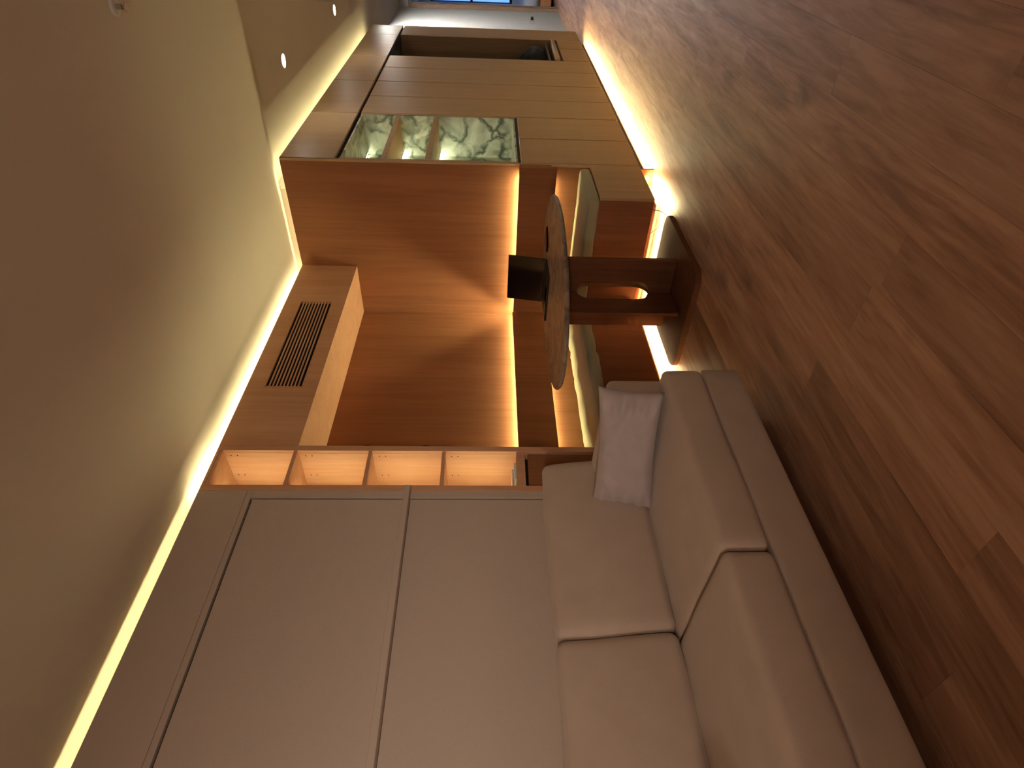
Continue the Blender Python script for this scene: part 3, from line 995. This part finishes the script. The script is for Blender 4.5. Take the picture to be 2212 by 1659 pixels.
lathe(bm, [(0.034, -0.0005), (0.034, -0.006), (0.026, -0.009)], (1.825, 2.655, ZC))
from_bm('cover_plate', bm, 'white_plastic', d, smooth=False)
bm = bmesh.new()
lathe(bm, [(0.010, -0.0095), (0.010, -0.030), (0.006, -0.034), (0.006, -0.042), (0.016, -0.043), (0.016, -0.046)], (1.825, 2.655, ZC), 20)
from_bm('nozzle', bm, 'chrome', d)

# unseen fill lamps, added behind the viewpoint to light sofa and wall panels
for lx, ly, lab in ((2.0, -1.95, 'added unseen fill lamp with paper sides and broad boards by the back wall'), (3.2, -1.2, 'added unseen fill lamp with paper sides and broad boards out in the room')):
    d = thing('fill_lamp', lab, 'lamp', (lx, ly, 0.0), 'added fill lamps')
    box('foot', 'door_frame_wood', (lx - 0.19, lx + 0.19, ly - 0.19, ly + 0.19, 0.0, 0.03), d, bev=0.003)
    for sx in (-1, 1):
        for sy in (-1, 1):
            box('post', 'door_frame_wood', (lx + sx * 0.175 - 0.012, lx + sx * 0.175 + 0.012, ly + sy * 0.175 - 0.012, ly + sy * 0.175 + 0.012, 0.0305, 1.45), d)
    box('cap_baffle', 'door_frame_wood', (lx - 0.60, lx + 0.60, ly - 0.60, ly + 0.60, 1.4505, 1.48), d, bev=0.003)  # broad boards shaped to keep the added light off ceiling and floor
    box('tray_baffle', 'door_frame_wood', (lx - 0.60, lx + 0.60, ly - 0.60, ly + 0.60, 1.10, 1.13), d, bev=0.003)
    for b_, f_ in (((lx - 0.155, lx - 0.150, ly - 0.155, ly + 0.155, 1.1305, 1.45), '-x'), ((lx + 0.150, lx + 0.155, ly - 0.155, ly + 0.155, 1.1305, 1.45), '+x'), ((lx - 0.1495, lx + 0.1495, ly - 0.155, ly - 0.150, 1.1305, 1.45), '-y'), ((lx - 0.1495, lx + 0.1495, ly + 0.150, ly + 0.155, 1.1305, 1.45), '+y')):
        lit_box('fill_panel', 'fill_shade', b_, d, f_)

# ------------------------------------------------------------------ things beyond the doorway
bx = thing('wall_socket', 'white wall socket low on the white hall wall', 'socket', (0.421, 10.42, 0.46))
box('plate', 'white_plastic', (0.4205, 0.430, 10.33, 10.47, 0.42, 0.50), bx, bev=0.002)
bm = bmesh.new()
lathe(bm, [(0.022, 0.0), (0.022, 0.03), (0.012, 0.045)], (0.4305, 10.52, 0.46), 16, 'x')
from_bm('plug', bm, 'dark_gap', bx)
bm = bmesh.new()
pts = []
for k in range(41):
    pts.append((-0.62 + 0.68 * k / 40, WY - 0.12 + 0.03 * math.sin(k * 1.15)))
lo = [bm.verts.new((a, b_, 0.03)) for a, b_ in pts] + [bm.verts.new((a, b_ + 0.006, 0.03)) for a, b_ in reversed(pts)]
hi = [bm.verts.new((v.co.x, v.co.y, 2.44)) for v in lo]
n = len(lo)
for i in range(n):
    bm.faces.new((lo[i], lo[(i + 1) % n], hi[(i + 1) % n], hi[i]))
tag(from_bm('curtain', bm, 'curtain_cloth', None, (-0.3, WY - 0.1, 0.03), True), 'pleated grey-mauve curtain beside the bedroom window', 'curtain')
bd = thing('bed', 'white-covered bed with an orange timber base below the bedroom window', 'bed', (0.7, 13.0, 0.0))
box('bed_base', 'orange_wood', (0.05, 1.5, 12.05, 13.95, 0.05, 0.24), bd, bev=0.01)
for lx, ly in ((0.1, 12.1), (1.42, 12.1), (0.1, 13.87), (1.42, 13.87)):
    box('leg', 'orange_wood', (lx, lx + 0.05, ly, ly + 0.05, 0.0, 0.0495), bd)
from_bm('duvet', soft_box((0.03, 1.52, 12.02, 13.95, 0.242, 0.52), r=0.09, puff=0.03, n=16, wr=0.03, seed=2), 'linen', bd, smooth=True)
